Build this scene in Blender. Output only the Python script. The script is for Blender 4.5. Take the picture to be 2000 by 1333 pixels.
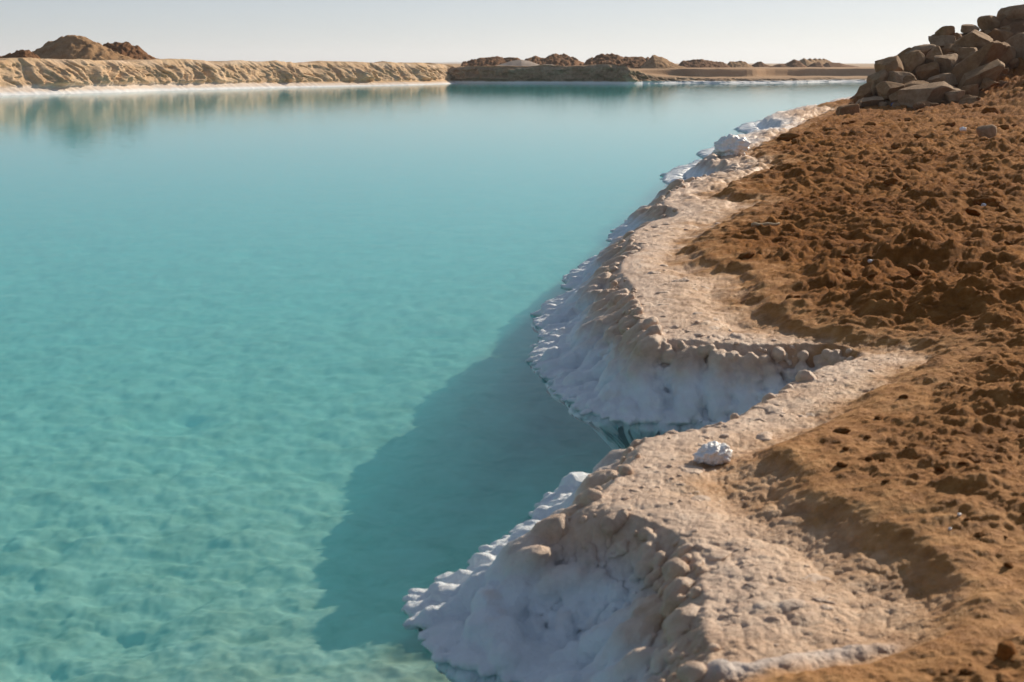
import bpy, math, random
import numpy as np

random.seed(7)
rng = np.random.default_rng(7)
for o in list(bpy.data.objects):
    bpy.data.objects.remove(o)
scene = bpy.context.scene
COL = scene.collection

# ------------------------------------------------------------------ camera
PXF, CAM_H, HOR = 2778.0, 1.5, 124.0            # focal length in photo pixels (2000 wide), eye height, horizon row
PITCH = math.atan((666.5 - HOR) / PXF)
cam_d = bpy.data.cameras.new('camera')
cam_d.sensor_width = 36.0
cam_d.lens = PXF / 2000.0 * 36.0
cam_d.clip_start, cam_d.clip_end = 0.1, 20000
cam_d.dof.use_dof = True
cam_d.dof.focus_distance = 14.0
cam_d.dof.aperture_fstop = 7.1
cam = bpy.data.objects.new('camera', cam_d)
cam.location = (0, 0, CAM_H)
cam.rotation_euler = (math.pi / 2 - PITCH, 0, 0)
COL.objects.link(cam)
scene.camera = cam

# ------------------------------------------------------------------ light
SUN_AZ, SUN_EL = math.radians(47), math.radians(25)     # azimuth measured from +X (right) towards +Y (ahead)
world = bpy.data.worlds.new('World')
scene.world = world
world.use_nodes = True
wn = world.node_tree.nodes
sky = wn.new('ShaderNodeTexSky')
sky.sky_type = 'NISHITA'
sky.sun_disc = False
sky.sun_elevation = SUN_EL
sky.sun_rotation = math.pi / 2 - SUN_AZ
sky.air_density = 0.5
sky.dust_density = 0.3
sky.ozone_density = 1.0
hs = wn.new('ShaderNodeHueSaturation')
hs.inputs['Saturation'].default_value = 0.9
gm = wn.new('ShaderNodeGamma')
gm.inputs['Gamma'].default_value = 0.6            # thick desert haze evens out the whole sky
world.node_tree.links.new(sky.outputs[0], gm.inputs['Color'])
world.node_tree.links.new(gm.outputs[0], hs.inputs['Color'])
world.node_tree.links.new(hs.outputs[0], wn['Background'].inputs['Color'])
wn['Background'].inputs['Strength'].default_value = 0.15
sun_d = bpy.data.lights.new('sun', 'SUN')
sun_d.energy = 4.7
sun_d.angle = math.radians(0.6)
sun_d.color = (1.0, 0.86, 0.68)
sun = bpy.data.objects.new('sun', sun_d)
sun.rotation_euler = (math.pi / 2 - SUN_EL, 0, SUN_AZ + math.pi / 2)
sun.location = (20, 20, 20)
COL.objects.link(sun)
vs = scene.view_settings
vs.view_transform = 'Standard'
vs.look = 'None'
vs.exposure = 0.33
vs.gamma = 1.0
vs.use_curve_mapping = False
cy = scene.cycles
cy.max_bounces = 8
cy.diffuse_bounces = 3
cy.glossy_bounces = 3
cy.transparent_max_bounces = 12
cy.volume_bounces = 1
cy.use_adaptive_sampling = True
cy.adaptive_threshold = 0.02
cy.caustics_reflective = False
cy.caustics_refractive = False
cy.sample_clamp_indirect = 4.0
cy.use_denoising = True

# ------------------------------------------------------------------ helpers
f4 = np.float32

def ground(u, v, z=0.0):
    """photo pixel -> world point on the level z"""
    x, y = (u - 1000) / PXF, (666.5 - v) / PXF
    dy = math.cos(PITCH) + y * math.sin(PITCH)
    dz = -math.sin(PITCH) + y * math.cos(PITCH)
    t = (z - CAM_H) / dz
    return (x * t, dy * t)

def at(u, v, Y):
    """photo pixel -> world point at the distance Y ahead"""
    x, y = (u - 1000) / PXF, (666.5 - v) / PXF
    dy = math.cos(PITCH) + y * math.sin(PITCH)
    dz = -math.sin(PITCH) + y * math.cos(PITCH)
    t = Y / dy
    return (x * t, Y, CAM_H + dz * t)

def sstep(a, b, x):
    t = np.clip((x - a) / (b - a), 0, 1)
    return t * t * (3 - 2 * t)

def _hash(ix, iy, iz, seed):
    h = (ix.astype(np.uint32) * np.uint32(374761393)) ^ (iy.astype(np.uint32) * np.uint32(668265263)) \
        ^ (iz.astype(np.uint32) * np.uint32(2147483647 ^ 0x27d4eb2f)) ^ np.uint32((seed * 1274126177) & 0xffffffff)
    h ^= h >> np.uint32(15)
    h *= np.uint32(2246822519)
    h ^= h >> np.uint32(13)
    h *= np.uint32(3266489917)
    h ^= h >> np.uint32(16)
    return h

_G2 = np.array([[math.cos(k * math.pi / 16), math.sin(k * math.pi / 16)] for k in range(32)], f4)

def perlin2(x, y, seed=0):
    x = np.asarray(x, f4); y = np.asarray(y, f4)
    x0 = np.floor(x); y0 = np.floor(y)
    fx = x - x0; fy = y - y0
    ix = x0.astype(np.int32); iy = y0.astype(np.int32)
    u = fx * fx * fx * (fx * (fx * 6 - 15) + 10)
    v = fy * fy * fy * (fy * (fy * 6 - 15) + 10)
    z = np.zeros_like(ix)
    r = []
    for dx in (0, 1):
        for dy in (0, 1):
            g = _G2[_hash(ix + dx, iy + dy, z, seed) & np.uint32(31)]
            r.append(g[..., 0] * (fx - dx) + g[..., 1] * (fy - dy))
    a = r[0] + v * (r[1] - r[0])
    b = r[2] + v * (r[3] - r[2])
    return (a + u * (b - a)) * f4(1.45)

def fbm2(x, y, octv=4, seed=0, lac=2.03, gain=0.5, ridged=False, billow=False):
    s = 0; a = 1.0; n = 0.0
    for k in range(octv):
        p = perlin2(x + 17.3 * k, y - 9.1 * k, seed + k)
        if ridged: p = 1 - 2 * np.abs(p)
        if billow: p = 2 * np.abs(p) - 0.6
        s = s + a * p; n += a
        x = x * lac; y = y * lac; a *= gain
    return s / n

_R3 = rng.normal(size=(256, 3)).astype(f4)
_R3 /= np.linalg.norm(_R3, axis=1)[:, None]

def perlin3(P, seed=0):
    P = np.asarray(P, f4)
    I = np.floor(P); Fr = P - I; I = I.astype(np.int32)
    W = Fr * Fr * (3 - 2 * Fr)
    out = np.zeros(len(P), f4)
    for dx in (0, 1):
        for dy in (0, 1):
            for dz in (0, 1):
                g = _R3[_hash(I[:, 0] + dx, I[:, 1] + dy, I[:, 2] + dz, seed) & np.uint32(255)]
                d = g[:, 0] * (Fr[:, 0] - dx) + g[:, 1] * (Fr[:, 1] - dy) + g[:, 2] * (Fr[:, 2] - dz)
                w = (W[:, 0] if dx else 1 - W[:, 0]) * (W[:, 1] if dy else 1 - W[:, 1]) * (W[:, 2] if dz else 1 - W[:, 2])
                out += w * d
    return out * f4(1.6)

def fbm3(P, octv=3, seed=0):
    s = 0; a = 1; n = 0
    for k in range(octv):
        s = s + a * perlin3(P * f4(2.03 ** k) + f4(11.7 * k), seed + k); n += a; a *= .5
    return s / n

def worley(P, seed=0, jit=0.9):
    """F1 of jittered points in 2-D or 3-D (P is N x dim)"""
    P = np.asarray(P, f4)
    dim = P.shape[1]
    I = np.floor(P).astype(np.int32)
    best = np.full(len(P), 9.0, f4)
    zr = (-1, 0, 1) if dim == 3 else (0,)
    for dx in (-1, 0, 1):
        for dy in (-1, 0, 1):
            for dz in zr:
                cx = I[:, 0] + dx; cyy = I[:, 1] + dy
                cz = (I[:, 2] + dz) if dim == 3 else np.zeros_like(cx)
                h = _hash(cx, cyy, cz, seed)
                d = (cx + .5 + jit * ((h & np.uint32(1023)).astype(f4) / 1023 - .5) - P[:, 0]) ** 2
                d += (cyy + .5 + jit * (((h >> np.uint32(10)) & np.uint32(1023)).astype(f4) / 1023 - .5) - P[:, 1]) ** 2
                if dim == 3:
                    d += (cz + .5 + jit * (((h >> np.uint32(20)) & np.uint32(1023)).astype(f4) / 1023 - .5) - P[:, 2]) ** 2
                np.minimum(best, d, out=best)
    return np.sqrt(best)

def domes(P, seed=0, r=0.75):
    """rounded botryoidal bumps, 0..1"""
    d = worley(P, seed)
    return np.clip(1 - (d / r) ** 2, 0, 1) ** .8

def catmull(pts, n=8):
    P = np.array(pts, float)
    P = np.vstack([2 * P[0] - P[1], P, 2 * P[-1] - P[-2]])
    out = []
    for i in range(1, len(P) - 2):
        p0, p1, p2, p3 = P[i - 1], P[i], P[i + 1], P[i + 2]
        for k in range(n):
            t = k / n
            out.append(.5 * ((2 * p1) + (-p0 + p2) * t + (2 * p0 - 5 * p1 + 4 * p2 - p3) * t * t + (-p0 + 3 * p1 - 3 * p2 + p3) * t ** 3))
    out.append(P[-2])
    return np.array(out)

def mesh_object(name, V, F, mat=None, parent=None, smooth=True, attrs=None):
    """V (n,3) floats; F (m,3|4) ints or a list of tuples"""
    me = bpy.data.meshes.new(name)
    if isinstance(F, np.ndarray):
        V = np.ascontiguousarray(V, f4)
        k = F.shape[1]
        me.vertices.add(len(V)); me.vertices.foreach_set('co', V.ravel())
        me.loops.add(F.size); me.loops.foreach_set('vertex_index', np.ascontiguousarray(F, np.int32).ravel())
        me.polygons.add(len(F))
        me.polygons.foreach_set('loop_start', np.arange(0, F.size, k, dtype=np.int32))
        me.update(calc_edges=True)
    else:
        me.from_pydata([tuple(map(float, p)) for p in V], [], F)
    if smooth:
        me.polygons.foreach_set('use_smooth', np.ones(len(me.polygons), bool))
    for k, arr in (attrs or {}).items():
        a = me.attributes.new(k, 'FLOAT', 'POINT')
        a.data.foreach_set('value', np.ascontiguousarray(arr, f4))
    me.validate()
    o = bpy.data.objects.new(name, me)
    COL.objects.link(o)
    if mat: me.materials.append(mat)
    if parent: o.parent = parent
    return o

def grid_faces(nj, ni, keep=None):
    idx = np.arange(nj * ni, dtype=np.int32).reshape(nj, ni)
    F = np.stack([idx[:-1, :-1], idx[:-1, 1:], idx[1:, 1:], idx[1:, :-1]], -1).reshape(-1, 4)
    if keep is not None: F = F[keep.ravel()]
    return F

def compact(V, F, attrs):
    used = np.unique(F)
    m = np.full(len(V), -1, np.int32); m[used] = np.arange(len(used))
    return V[used], m[F], {k: a[used] for k, a in attrs.items()}

def tag(o, label=None, cat=None, group=None, kind=None):
    if label: o['label'] = label
    if cat: o['category'] = cat
    if group: o['group'] = group
    if kind: o['kind'] = kind
    return o

# ------------------------------------------------------------------ materials
class NT:
    def __init__(self, name):
        self.m = bpy.data.materials.new(name); self.m.use_nodes = True
        self.t = self.m.node_tree; self.n = self.t.nodes; self.b = self.n['Principled BSDF']; self.out = self.n['Material Output']
    def new(self, t, **kw):
        n = self.n.new(t)
        for k, v in kw.items(): setattr(n, k, v)
        return n
    def link(self, a, b): self.t.links.new(a, b)
    def noise(self, scale, detail=6, rough=.6, coord=None, dist=0.0):
        n = self.new('ShaderNodeTexNoise')
        n.inputs['Scale'].default_value = scale; n.inputs['Detail'].default_value = detail
        n.inputs['Roughness'].default_value = rough; n.inputs['Distortion'].default_value = dist
        if coord is not None: self.link(coord, n.inputs['Vector'])
        return n.outputs['Fac']
    def coord(self, kind='Object'):
        return self.new('ShaderNodeTexCoord').outputs[kind]
    def ramp(self, fac, stops):
        r = self.new('ShaderNodeValToRGB'); e = r.color_ramp.elements
        while len(e) < len(stops): e.new(.5)
        for i, (p, c) in enumerate(stops):
            e[i].position = p; e[i].color = (*c, 1) if len(c) == 3 else c
        self.link(fac, r.inputs[0]); return r.outputs[0]
    def mix(self, fac, a, b, mode='MIX'):
        n = self.new('ShaderNodeMix', data_type='RGBA', blend_type=mode)
        for s, v in ((0, fac), (6, a), (7, b)):
            if isinstance(v, (int, float)): n.inputs[s].default_value = v
            elif isinstance(v, tuple): n.inputs[s].default_value = (*v, 1)
            else: self.link(v, n.inputs[s])
        return n.outputs[2]
    def math(self, op, a, b=0.0):
        n = self.new('ShaderNodeMath', operation=op)
        for i, v in enumerate((a, b)):
            if isinstance(v, (int, float)): n.inputs[i].default_value = v
            else: self.link(v, n.inputs[i])
        return n.outputs[0]
    def attr(self, name):
        n = self.new('ShaderNodeAttribute'); n.attribute_name = name; return n.outputs['Fac']
    def bump(self, h, strength=.5, dist=.01, normal=None):
        n = self.new('ShaderNodeBump'); n.inputs['Strength'].default_value = strength; n.inputs['Distance'].default_value = dist
        self.link(h, n.inputs['Height'])
        if normal is not None: self.link(normal, n.inputs['Normal'])
        self.link(n.outputs[0], self.b.inputs['Normal']); return n.outputs[0]
    def color(self, c): self.link(c, self.b.inputs['Base Color'])
    def set(self, **kw):
        for k, v in kw.items(): self.b.inputs[k.replace('_', ' ')].default_value = v

def earth_material(name, dark, mid, light, scale=6.0, bump=.012, rough=.95):
    t = NT(name); c = t.coord()
    n1 = t.noise(scale, 7, .65, c); n2 = t.noise(scale * 7, 5, .7, c)
    col = t.ramp(n1, [(.32, dark), (.5, mid), (.68, light)])
    col = t.mix(.35, col, t.ramp(n2, [(.3, dark), (.7, light)]))
    t.color(col); t.set(Roughness=rough); t.b.inputs['Specular IOR Level'].default_value = .15
    t.bump(t.math('ADD', n2, n1), .8, bump)
    return t.m

# ---- the salt crust and soil of the near shore
t = NT('salt_crust_and_soil'); c = t.coord()
soil, white, amber = t.attr('soil'), t.attr('white'), t.attr('amber')
nA, nB, nC = t.noise(2.2, 6, .6, c), t.noise(14, 6, .65, c), t.noise(70, 4, .7, c)
beige = t.ramp(nB, [(.3, (.45, .258, .135)), (.52, (.64, .41, .245)), (.72, (.73, .53, .365))])
saltw = t.ramp(nB, [(.3, (.74, .80, .84)), (.6, (.81, .88, .93))])
brown = t.ramp(nB, [(.3, (.088, .030, .006)), (.5, (.205, .077, .015)), (.72, (.37, .158, .041))])
brown = t.mix(t.math('MULTIPLY', nA, .5), brown, (.25, .088, .017))
brown = t.mix(t.math('MULTIPLY', t.ramp(nC, [(.62, (0, 0, 0)), (.75, (1, 1, 1))]), .35), brown, (.46, .24, .08))
col = t.mix(white, beige, saltw)
col = t.mix(t.math('MULTIPLY', amber, .8), col, (.48, .225, .055))
orange = t.ramp(nB, [(.3, (.28, .117, .028)), (.5, (.45, .21, .060)), (.72, (.59, .33, .13))])
col = t.mix(t.ramp(soil, [(0, (0, 0, 0)), (.45, (1, 1, 1))]), col, orange)
lowf = t.ramp(t.noise(.7, 3, .5, c), [(.36, (0, 0, 0)), (.62, (1, 1, 1))])
brown = t.mix(t.math('MULTIPLY', lowf, .4), brown, orange)
col = t.mix(t.ramp(soil, [(.45, (0, 0, 0)), (.95, (1, 1, 1))]), col, brown)
t.color(col)
t.link(t.ramp(soil, [(0, (.48, .48, .48)), (1, (.92, .92, .92))]), t.b.inputs['Roughness'])
t.link(t.math('SUBTRACT', .3, t.math('MULTIPLY', soil, .22)), t.b.inputs['Specular IOR Level'])
t.link(t.math('MULTIPLY', t.math('SUBTRACT', 1.0, soil), .18), t.b.inputs['Subsurface Weight']); t.b.inputs['Subsurface Radius'].default_value = (1.0, .8, .65); t.b.inputs['Subsurface Scale'].default_value = .012
nD = t.noise(260, 3, .6, c)
t.bump(t.math('ADD', t.math('ADD', t.math('MULTIPLY', nB, .6), t.math('MULTIPLY', nC, .8)), t.math('MULTIPLY', nD, .45)), .8, .014)
M_SHORE = t.m

t = NT('white_salt'); c = t.coord()
n = t.noise(40, 6, .7, c)
t.color(t.ramp(n, [(.3, (.74, .73, .71)), (.6, (.84, .84, .84))])); t.set(Roughness=.35)
t.bump(n, .6, .008)
M_SALT = t.m

# ---- pool floor: pale salt mud
t = NT('salt_floor'); c = t.coord()
n1, n2 = t.noise(3.6, 6, .6, c, .6), t.noise(11, 5, .6, c)
col = t.ramp(n1, [(.32, (.26, .22, .16)), (.48, (.47, .41, .33)), (.64, (.56, .51, .44))])
col = t.mix(.35, col, t.ramp(n2, [(.3, (.33, .28, .21)), (.65, (.53, .48, .43))]))
t.color(col); t.set(Roughness=.9); t.b.inputs['Specular IOR Level'].default_value = 0
M_FLOOR = t.m

# ---- milky turquoise water
t = NT('turquoise_water')
t.n.remove(t.b)
c = t.coord()
mp = t.new('ShaderNodeMapping'); mp.inputs['Rotation'].default_value = (0, 0, .3); mp.inputs['Scale'].default_value = (1, 1.6, 1); t.link(c, mp.inputs[0])
w1, w2 = t.noise(2.6, 3, .5, mp.outputs[0]), t.noise(11, 2, .5, mp.outputs[0])
bmp = t.new('ShaderNodeBump'); bmp.inputs['Strength'].default_value = 1.0; bmp.inputs['Distance'].default_value = .0026
t.link(t.math('ADD', w1, t.math('MULTIPLY', w2, .18)), bmp.inputs['Height'])
ge = t.new('ShaderNodeNewGeometry'); ior = t.math('SUBTRACT', 1.2, t.math('MULTIPLY', ge.outputs['Backfacing'], 1.2 - 1 / 1.2))   # straight rays: same Fresnel from both sides; low index as seen through a polarising filter
fr = t.new('ShaderNodeFresnel'); t.link(ior, fr.inputs['IOR']); t.link(bmp.outputs[0], fr.inputs['Normal'])
gl = t.new('ShaderNodeBsdfGlossy'); gl.inputs['Roughness'].default_value = .012; t.link(bmp.outputs[0], gl.inputs['Normal'])
tr = t.new('ShaderNodeBsdfTransparent')
mx = t.new('ShaderNodeMixShader'); t.link(fr.outputs[0], mx.inputs[0]); t.link(tr.outputs[0], mx.inputs[1]); t.link(gl.outputs[0], mx.inputs[2])
t.link(mx.outputs[0], t.out.inputs['Surface'])
va = t.new('ShaderNodeVolumeAbsorption'); va.inputs['Color'].default_value = (0.0, .895, .95, 1); va.inputs['Density'].default_value = .36
vsn = t.new('ShaderNodeVolumeScatter'); vsn.inputs['Color'].default_value = (.18, .90, 1, 1); vsn.inputs['Density'].default_value = .17; vsn.inputs['Anisotropy'].default_value = 0.1
ad = t.new('ShaderNodeAddShader'); t.link(va.outputs[0], ad.inputs[0]); t.link(vsn.outputs[0], ad.inputs[1])
t.link(ad.outputs[0], t.out.inputs['Volume'])
M_WATER = t.m

# ---- far banks: salt-caked earth, bank height drives the white rim
t = NT('bank_earth'); c = t.coord()
n1, n2 = t.noise(.9, 7, .65, c), t.noise(6, 6, .7, c)
col = t.ramp(n1, [(.3, (.46, .28, .15)), (.5, (.62, .43, .265)), (.7, (.70, .53, .37))])
col = t.mix(.4, col, t.ramp(n2, [(.3, (.38, .225, .115)), (.65, (.70, .53, .36))]))
col = t.mix(t.attr('white'), col, (.74, .64, .56))
col = t.mix(t.attr('rim'), col, (.80, .82, .83))
t.color(col); t.set(Roughness=.95); t.b.inputs['Specular IOR Level'].default_value = .1
t.bump(n2, .7, .05)
M_BANK = t.m

t = NT('far_bank_earth'); c = t.coord()
n1, n2 = t.noise(.55, 7, .65, c), t.noise(3.5, 6, .7, c)
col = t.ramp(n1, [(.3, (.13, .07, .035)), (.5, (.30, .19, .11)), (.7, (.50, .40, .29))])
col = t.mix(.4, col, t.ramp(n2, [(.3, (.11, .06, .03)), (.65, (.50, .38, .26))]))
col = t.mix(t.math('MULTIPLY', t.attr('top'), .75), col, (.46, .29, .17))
col = t.mix(t.attr('rim'), col, (.80, .82, .83))
t.color(col); t.set(Roughness=.95); t.b.inputs['Specular IOR Level'].default_value = .1
t.bump(n2, .7, .06)
M_FARBANK = t.m

M_PLAIN = earth_material('desert_sand', (.33, .22, .13), (.46, .32, .2), (.55, .41, .28), .15, .05)
M_BROWN = earth_material('brown_spoil', (.11, .048, .02), (.20, .095, .042), (.30, .16, .08), 1.6, .05)
M_TAN = earth_material('tan_spoil', (.24, .13, .06), (.36, .215, .11), (.48, .31, .17), 1.6, .05)
M_GREY = earth_material('grey_gravel', (.30, .24, .20), (.38, .31, .26), (.46, .39, .33), 1.2, .02)
M_ROCKS = [earth_material('sandstone_%d' % k, d, m, l, 2.2, .02, .85) for k, (d, m, l) in enumerate([
    ((.18, .095, .04), (.29, .165, .078), (.40, .255, .14)), ((.19, .11, .055), (.31, .195, .11), (.43, .30, .19)),
    ((.15, .075, .032), (.25, .135, .06), (.35, .205, .10))])]
M_CLOD = earth_material('soil_clod', (.13, .045, .008), (.25, .095, .018), (.40, .18, .045), 12, .012)

# ------------------------------------------------------------------ shoreline of the near bank (photo pixels on the water level)
#            u     v   apron  crest
SHORE_PX = [(1066, 1302, .08, .30), (1030, 1304, .10, .29), (950, 1310, .15, .28), (880, 1268, .17, .28), (828, 1212, .18, .28),
            (850, 1165, .16, .28), (950, 1105, .12, .30), (1030, 1045, .10, .31), (1085, 990, .10, .32), (1128, 950, .10, .32)]
S_pre = [(-6, -14, .1, .3), (-2.2, -4, .1, .3), (-.55, -.5, .1, .3), (-.2, 1.2, .12, .3), (.0, 2.3, .12, .3), (.05, 2.85, .1, .3), (.085, 3.15, .08, .3)]
S_mid = [(*ground(u, v), a, h) for u, v, a, h in SHORE_PX]
S_notch = [(.40, 4.84, .06, .3), (.60, 4.98, .04, .3), (.87, 5.34, .02, .3), (1.10, 5.66, .01, .3), (1.26, 5.82, .01, .3), (1.20, 5.90, .01, .3), (.98, 5.86, .02, .3), (.82, 5.88, .04, .3)]
SHORE_PX2 = [(1330, 822, .07, .31), (1240, 822, .10, .31), (1160, 805, .13, .31), (1105, 765, .15, .31), (1056, 700, .17, .31), (1078, 668, .15, .31), (1058, 625, .17, .31),
             (1090, 590, .15, .31), (1132, 575, .12, .31), (1116, 545, .13, .31), (1185, 500, .11, .31), (1238, 488, .10, .31), (1204, 466, .13, .31), (1250, 425, .10, .31), (1318, 392, .10, .31),
             (1392, 381, .10, .31), (1306, 353, .22, .31), (1348, 325, .18, .31), (1396, 314, .15, .31), (1374, 300, .2, .31), (1428, 287, .15, .31), (1490, 273, .12, .31), (1450, 250, .25, .31),
             (1500, 237, .2, .31), (1560, 222, .15, .31), (1660, 202, .2, .31), (1690, 193, .3, .31), (1634, 184, .5, .31), (1665, 176, .5, .31), (1700, 165, .5, .31)]
S_far = [(*ground(u, v), a, h) for u, v, a, h in SHORE_PX2]
S_end = [(40, 118, .5, .3)]
SHORE = catmull(S_pre + S_mid + S_notch + S_far + S_end, 6)

def polyline_query(X, Y, L):
    """distance to polyline L (n,>=2), arclength of nearest point and the extra columns there; X,Y are rows x cols grids of constant Y per row"""
    A, B = L[:-1], L[1:]
    d = B[:, :2] - A[:, :2]
    ln = np.hypot(d[:, 0], d[:, 1]); s0 = np.concatenate([[0], np.cumsum(ln)[:-1]])
    nj, ni = X.shape
    D = np.full((nj, ni), 99., f4); S = np.zeros((nj, ni), f4)
    E = [np.zeros((nj, ni), f4) for _ in range(L.shape[1] - 2)]
    blk = 24
    for j in range(0, nj, blk):
        x = X[j:j + blk]; y = Y[j:j + blk]
        y0, y1 = y.min(), y.max(); mrg = max(1.3, .22 * y1)
        sel = np.where((np.maximum(A[:, 1], B[:, 1]) > y0 - mrg) & (np.minimum(A[:, 1], B[:, 1]) < y1 + mrg))[0]
        bd = D[j:j + blk]; bs = S[j:j + blk]
        for k in sel:
            t = np.clip(((x - A[k, 0]) * d[k, 0] + (y - A[k, 1]) * d[k, 1]) / (ln[k] ** 2 + 1e-9), 0, 1)
            q = np.hypot(x - A[k, 0] - t * d[k, 0], y - A[k, 1] - t * d[k, 1])
            m = q < bd
            bd[m] = q[m]; bs[m] = (s0[k] + t * ln[k])[m]
            for e, col_ in zip(E, range(2, L.shape[1])):
                e[j:j + blk][m] = (A[k, col_] + t * (B[k, col_] - A[k, col_]))[m]
    return D, S, E

def inside_rows(X, Y, poly):
    """even-odd test for a grid whose rows share one Y"""
    out = np.zeros(X.shape, bool)
    P = np.asarray(poly)[:, :2]; Q = np.roll(P, -1, 0)
    for j in range(X.shape[0]):
        y = Y[j, 0]
        m = (P[:, 1] <= y) != (Q[:, 1] <= y)
        xs = P[m, 0] + (y - P[m, 1]) / (Q[m, 1] - P[m, 1]) * (Q[m, 0] - P[m, 0])
        out[j] = (np.searchsorted(np.sort(xs), X[j]) % 2) == 1
    return out

# ---- edge of the brown soil lying on the salt crust (photo pixels, level .34)
SOIL_PX = [(1180, 1420), (1250, 1345), (1420, 1318), (1620, 1290), (1760, 1262), (1830, 1225), (1850, 1180), (1790, 1130), (1720, 1080), (1640, 1030),
           (1555, 985), (1520, 930), (1490, 885), (1560, 845), (1640, 800), (1720, 752), (1790, 720), (1840, 700), (1780, 684), (1660, 662), (1560, 640), (1490, 612),
           (1455, 570), (1455, 535), (1395, 520), (1345, 490), (1380, 455), (1440, 425), (1480, 395), (1420, 385), (1425, 368), (1480, 345), (1520, 318), (1470, 298),
           (1500, 280), (1540, 262), (1560, 246), (1590, 232), (1640, 214), (1690, 200)]
SOIL = [(.35, 1.0)] + [ground(u, v, .34) for u, v in SOIL_PX] + [(30, 62)]
SOIL = catmull([(p[0], p[1], 0) for p in SOIL], 5)
SOIL_POLY = np.vstack([SOIL[:, :2], [[90, 62], [90, -20], [.35, -20]]])
SHORE_POLY = np.vstack([SHORE[:, :2], [[90, 118], [90, -14]]])

# ------------------------------------------------------------------ near bank terrain
def rows():
    y = 1.0; out = []
    while y < 120:
        out.append(y)
        k = 5.0 if y < 2.2 else (0.36 if 4.9 < y < 6.5 else (0.75 if y < 9 else (.36 if y < 14 else (.25 if y < 42 else 1.5))))
        y += y * y / (1422 * 1.2) * k
    return np.array(out, f4)
ys = rows()
cols = np.concatenate([np.arange(-.26, -.1, .004), np.arange(-.1, .37, .00095), np.arange(.37, .5, .0018), np.arange(.5, .78, .008)]).astype(f4)
Y = np.repeat(ys[:, None], len(cols), 1)
X = Y * cols[None, :]

def terrain_base(X, Y):
    warp = .05 * fbm2(X * 2.3, Y * 2.3, 3, 40) * np.clip(Y / 6, .5, 3)
    D, S, (apron, crest, nx, ny) = polyline_query(X, Y, np.hstack([SHORE, SHORE[:, :2]]))
    sd = np.where(inside_rows(X, Y, SHORE_POLY), D, -D)
    for st in (1, 2, 3, 2, 3, 1):                                   # take the crease out of the distance field
        for ax in (0, 1):
            p_ = np.pad(sd, [(st, st) if k == ax else (0, 0) for k in (0, 1)], mode='edge')
            sl = lambda o: p_[o:o + sd.shape[0], :] if ax == 0 else p_[:, o:o + sd.shape[1]]
            sd = .25 * sl(0) + .5 * sl(st) + .25 * sl(2 * st)
    D2, _, _ = polyline_query(X, Y, SOIL)
    sd2 = np.where(inside_rows(X, Y, SOIL_POLY), D2, -D2)
    sd2 = sd2 + .06 * fbm2(X * 5, Y * 5, 4, 60) * np.clip(Y / 5, .7, 3)
    k = np.clip(Y / 9, 1, 2.2)                               # salt forms keep their size, only tessellation limits the farthest
    wsum = np.zeros(X.shape, f4); asum = np.zeros(X.shape, f4)      # smooth blend of the toe width given along the shore
    for q in SHORE[::3]:
        g_ = 1 / ((X - q[0]) ** 2 + (Y - q[1]) ** 2 + .012) ** 1.5
        wsum += g_; asum += g_ * q[2]
    apron = asum / wsum
    # drapery: fans perpendicular to the shore, in arclength
    near = np.exp(-np.maximum(sd, 0) / .12)
    fan = domes(np.stack([S / .20, sd / 1.1 + 3.1], -1).reshape(-1, 2), 5, .72).reshape(X.shape)
    finger = domes(np.stack([S / .055, sd / .35 + 1.7], -1).reshape(-1, 2), 6, .72).reshape(X.shape)
    tooth = perlin2(S / .018, sd / .1, 8)
    sdl = sd + near * (.07 * (fan - .58) + .03 * (finger - .58) + .006 * tooth) + near * warp * .5
    # profile: submerged flank, flared white toe, ribbed slope, rounded crest, slowly rising crust
    ap = np.maximum(apron, .02)
    crest = .285 + .03 * fbm2(X * .8, Y * .8, 2, 44)
    W = np.maximum(.2, ap * 2.0 + .16)
    z = np.where(sdl < 0, np.maximum(-.95, -.004 + .9 * sdl - 5.0 * np.maximum(-sdl - .035, 0)), 0)
    t = np.clip(sdl / W, 0, 1)
    z = z + .012 * np.minimum(1, np.maximum(sdl, 0) / .012)
    hard = np.clip(1 - ap / .08, 0, 1)                          # cove walls are steeper than the flared points
    z = z + (crest - .012) * (.16 * t + .84 * np.sin(math.pi / 2 * np.clip((t - .22 * (1 - hard)) / (1 - .22 * (1 - hard)), 0, 1)) ** 1.35)
    z = z + .05 * sstep(-.1, .6, sdl - W)
    bell = np.clip(4 * t * (1 - t), 0, 1)
    z = z + bell * (.05 * fbm2(X * 6, Y * 6, 3, 46, billow=True) - .055)
    return sd, sdl, sd2, S, z, apron, nx, ny

sd, sdl, sd2, S, Z, apron, NX, NY = terrain_base(X, Y)
soilm = sstep(-.03, .09, sd2)
# brown soil: low scarp, clods and ruts
big = fbm2(X * .55, Y * .55, 4, 11)
med = fbm2(X * 1.5 + .6 * fbm2(X * .7, Y * .7, 2, 18), Y * 2.4, 5, 12, ridged=False)
clod = fbm2(X * 6.5, Y * 7.5, 4, 13, billow=True)
clod2 = domes(np.stack([X * 9 + .7 * fbm2(X * 5, Y * 5, 2, 91), Y * 9], -1).reshape(-1, 2), 14, .62).reshape(X.shape)
clodL = fbm2(X * 2.7, Y * 3.3, 5, 16, billow=True, gain=.55)
fine = fbm2(X * 26, Y * 26, 3, 15, billow=True)
rough_mask = sstep(.0, .5, sd2)
Z = Z + soilm * (.045 + .06 * (1 - np.exp(-np.maximum(sd2, 0) / 1.2)))
Z = Z + soilm * (.06 * med * sstep(.0, .6, sd2) + .14 * big * sstep(.2, 2.5, sd2))
amp = .35 + .65 * rough_mask
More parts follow.
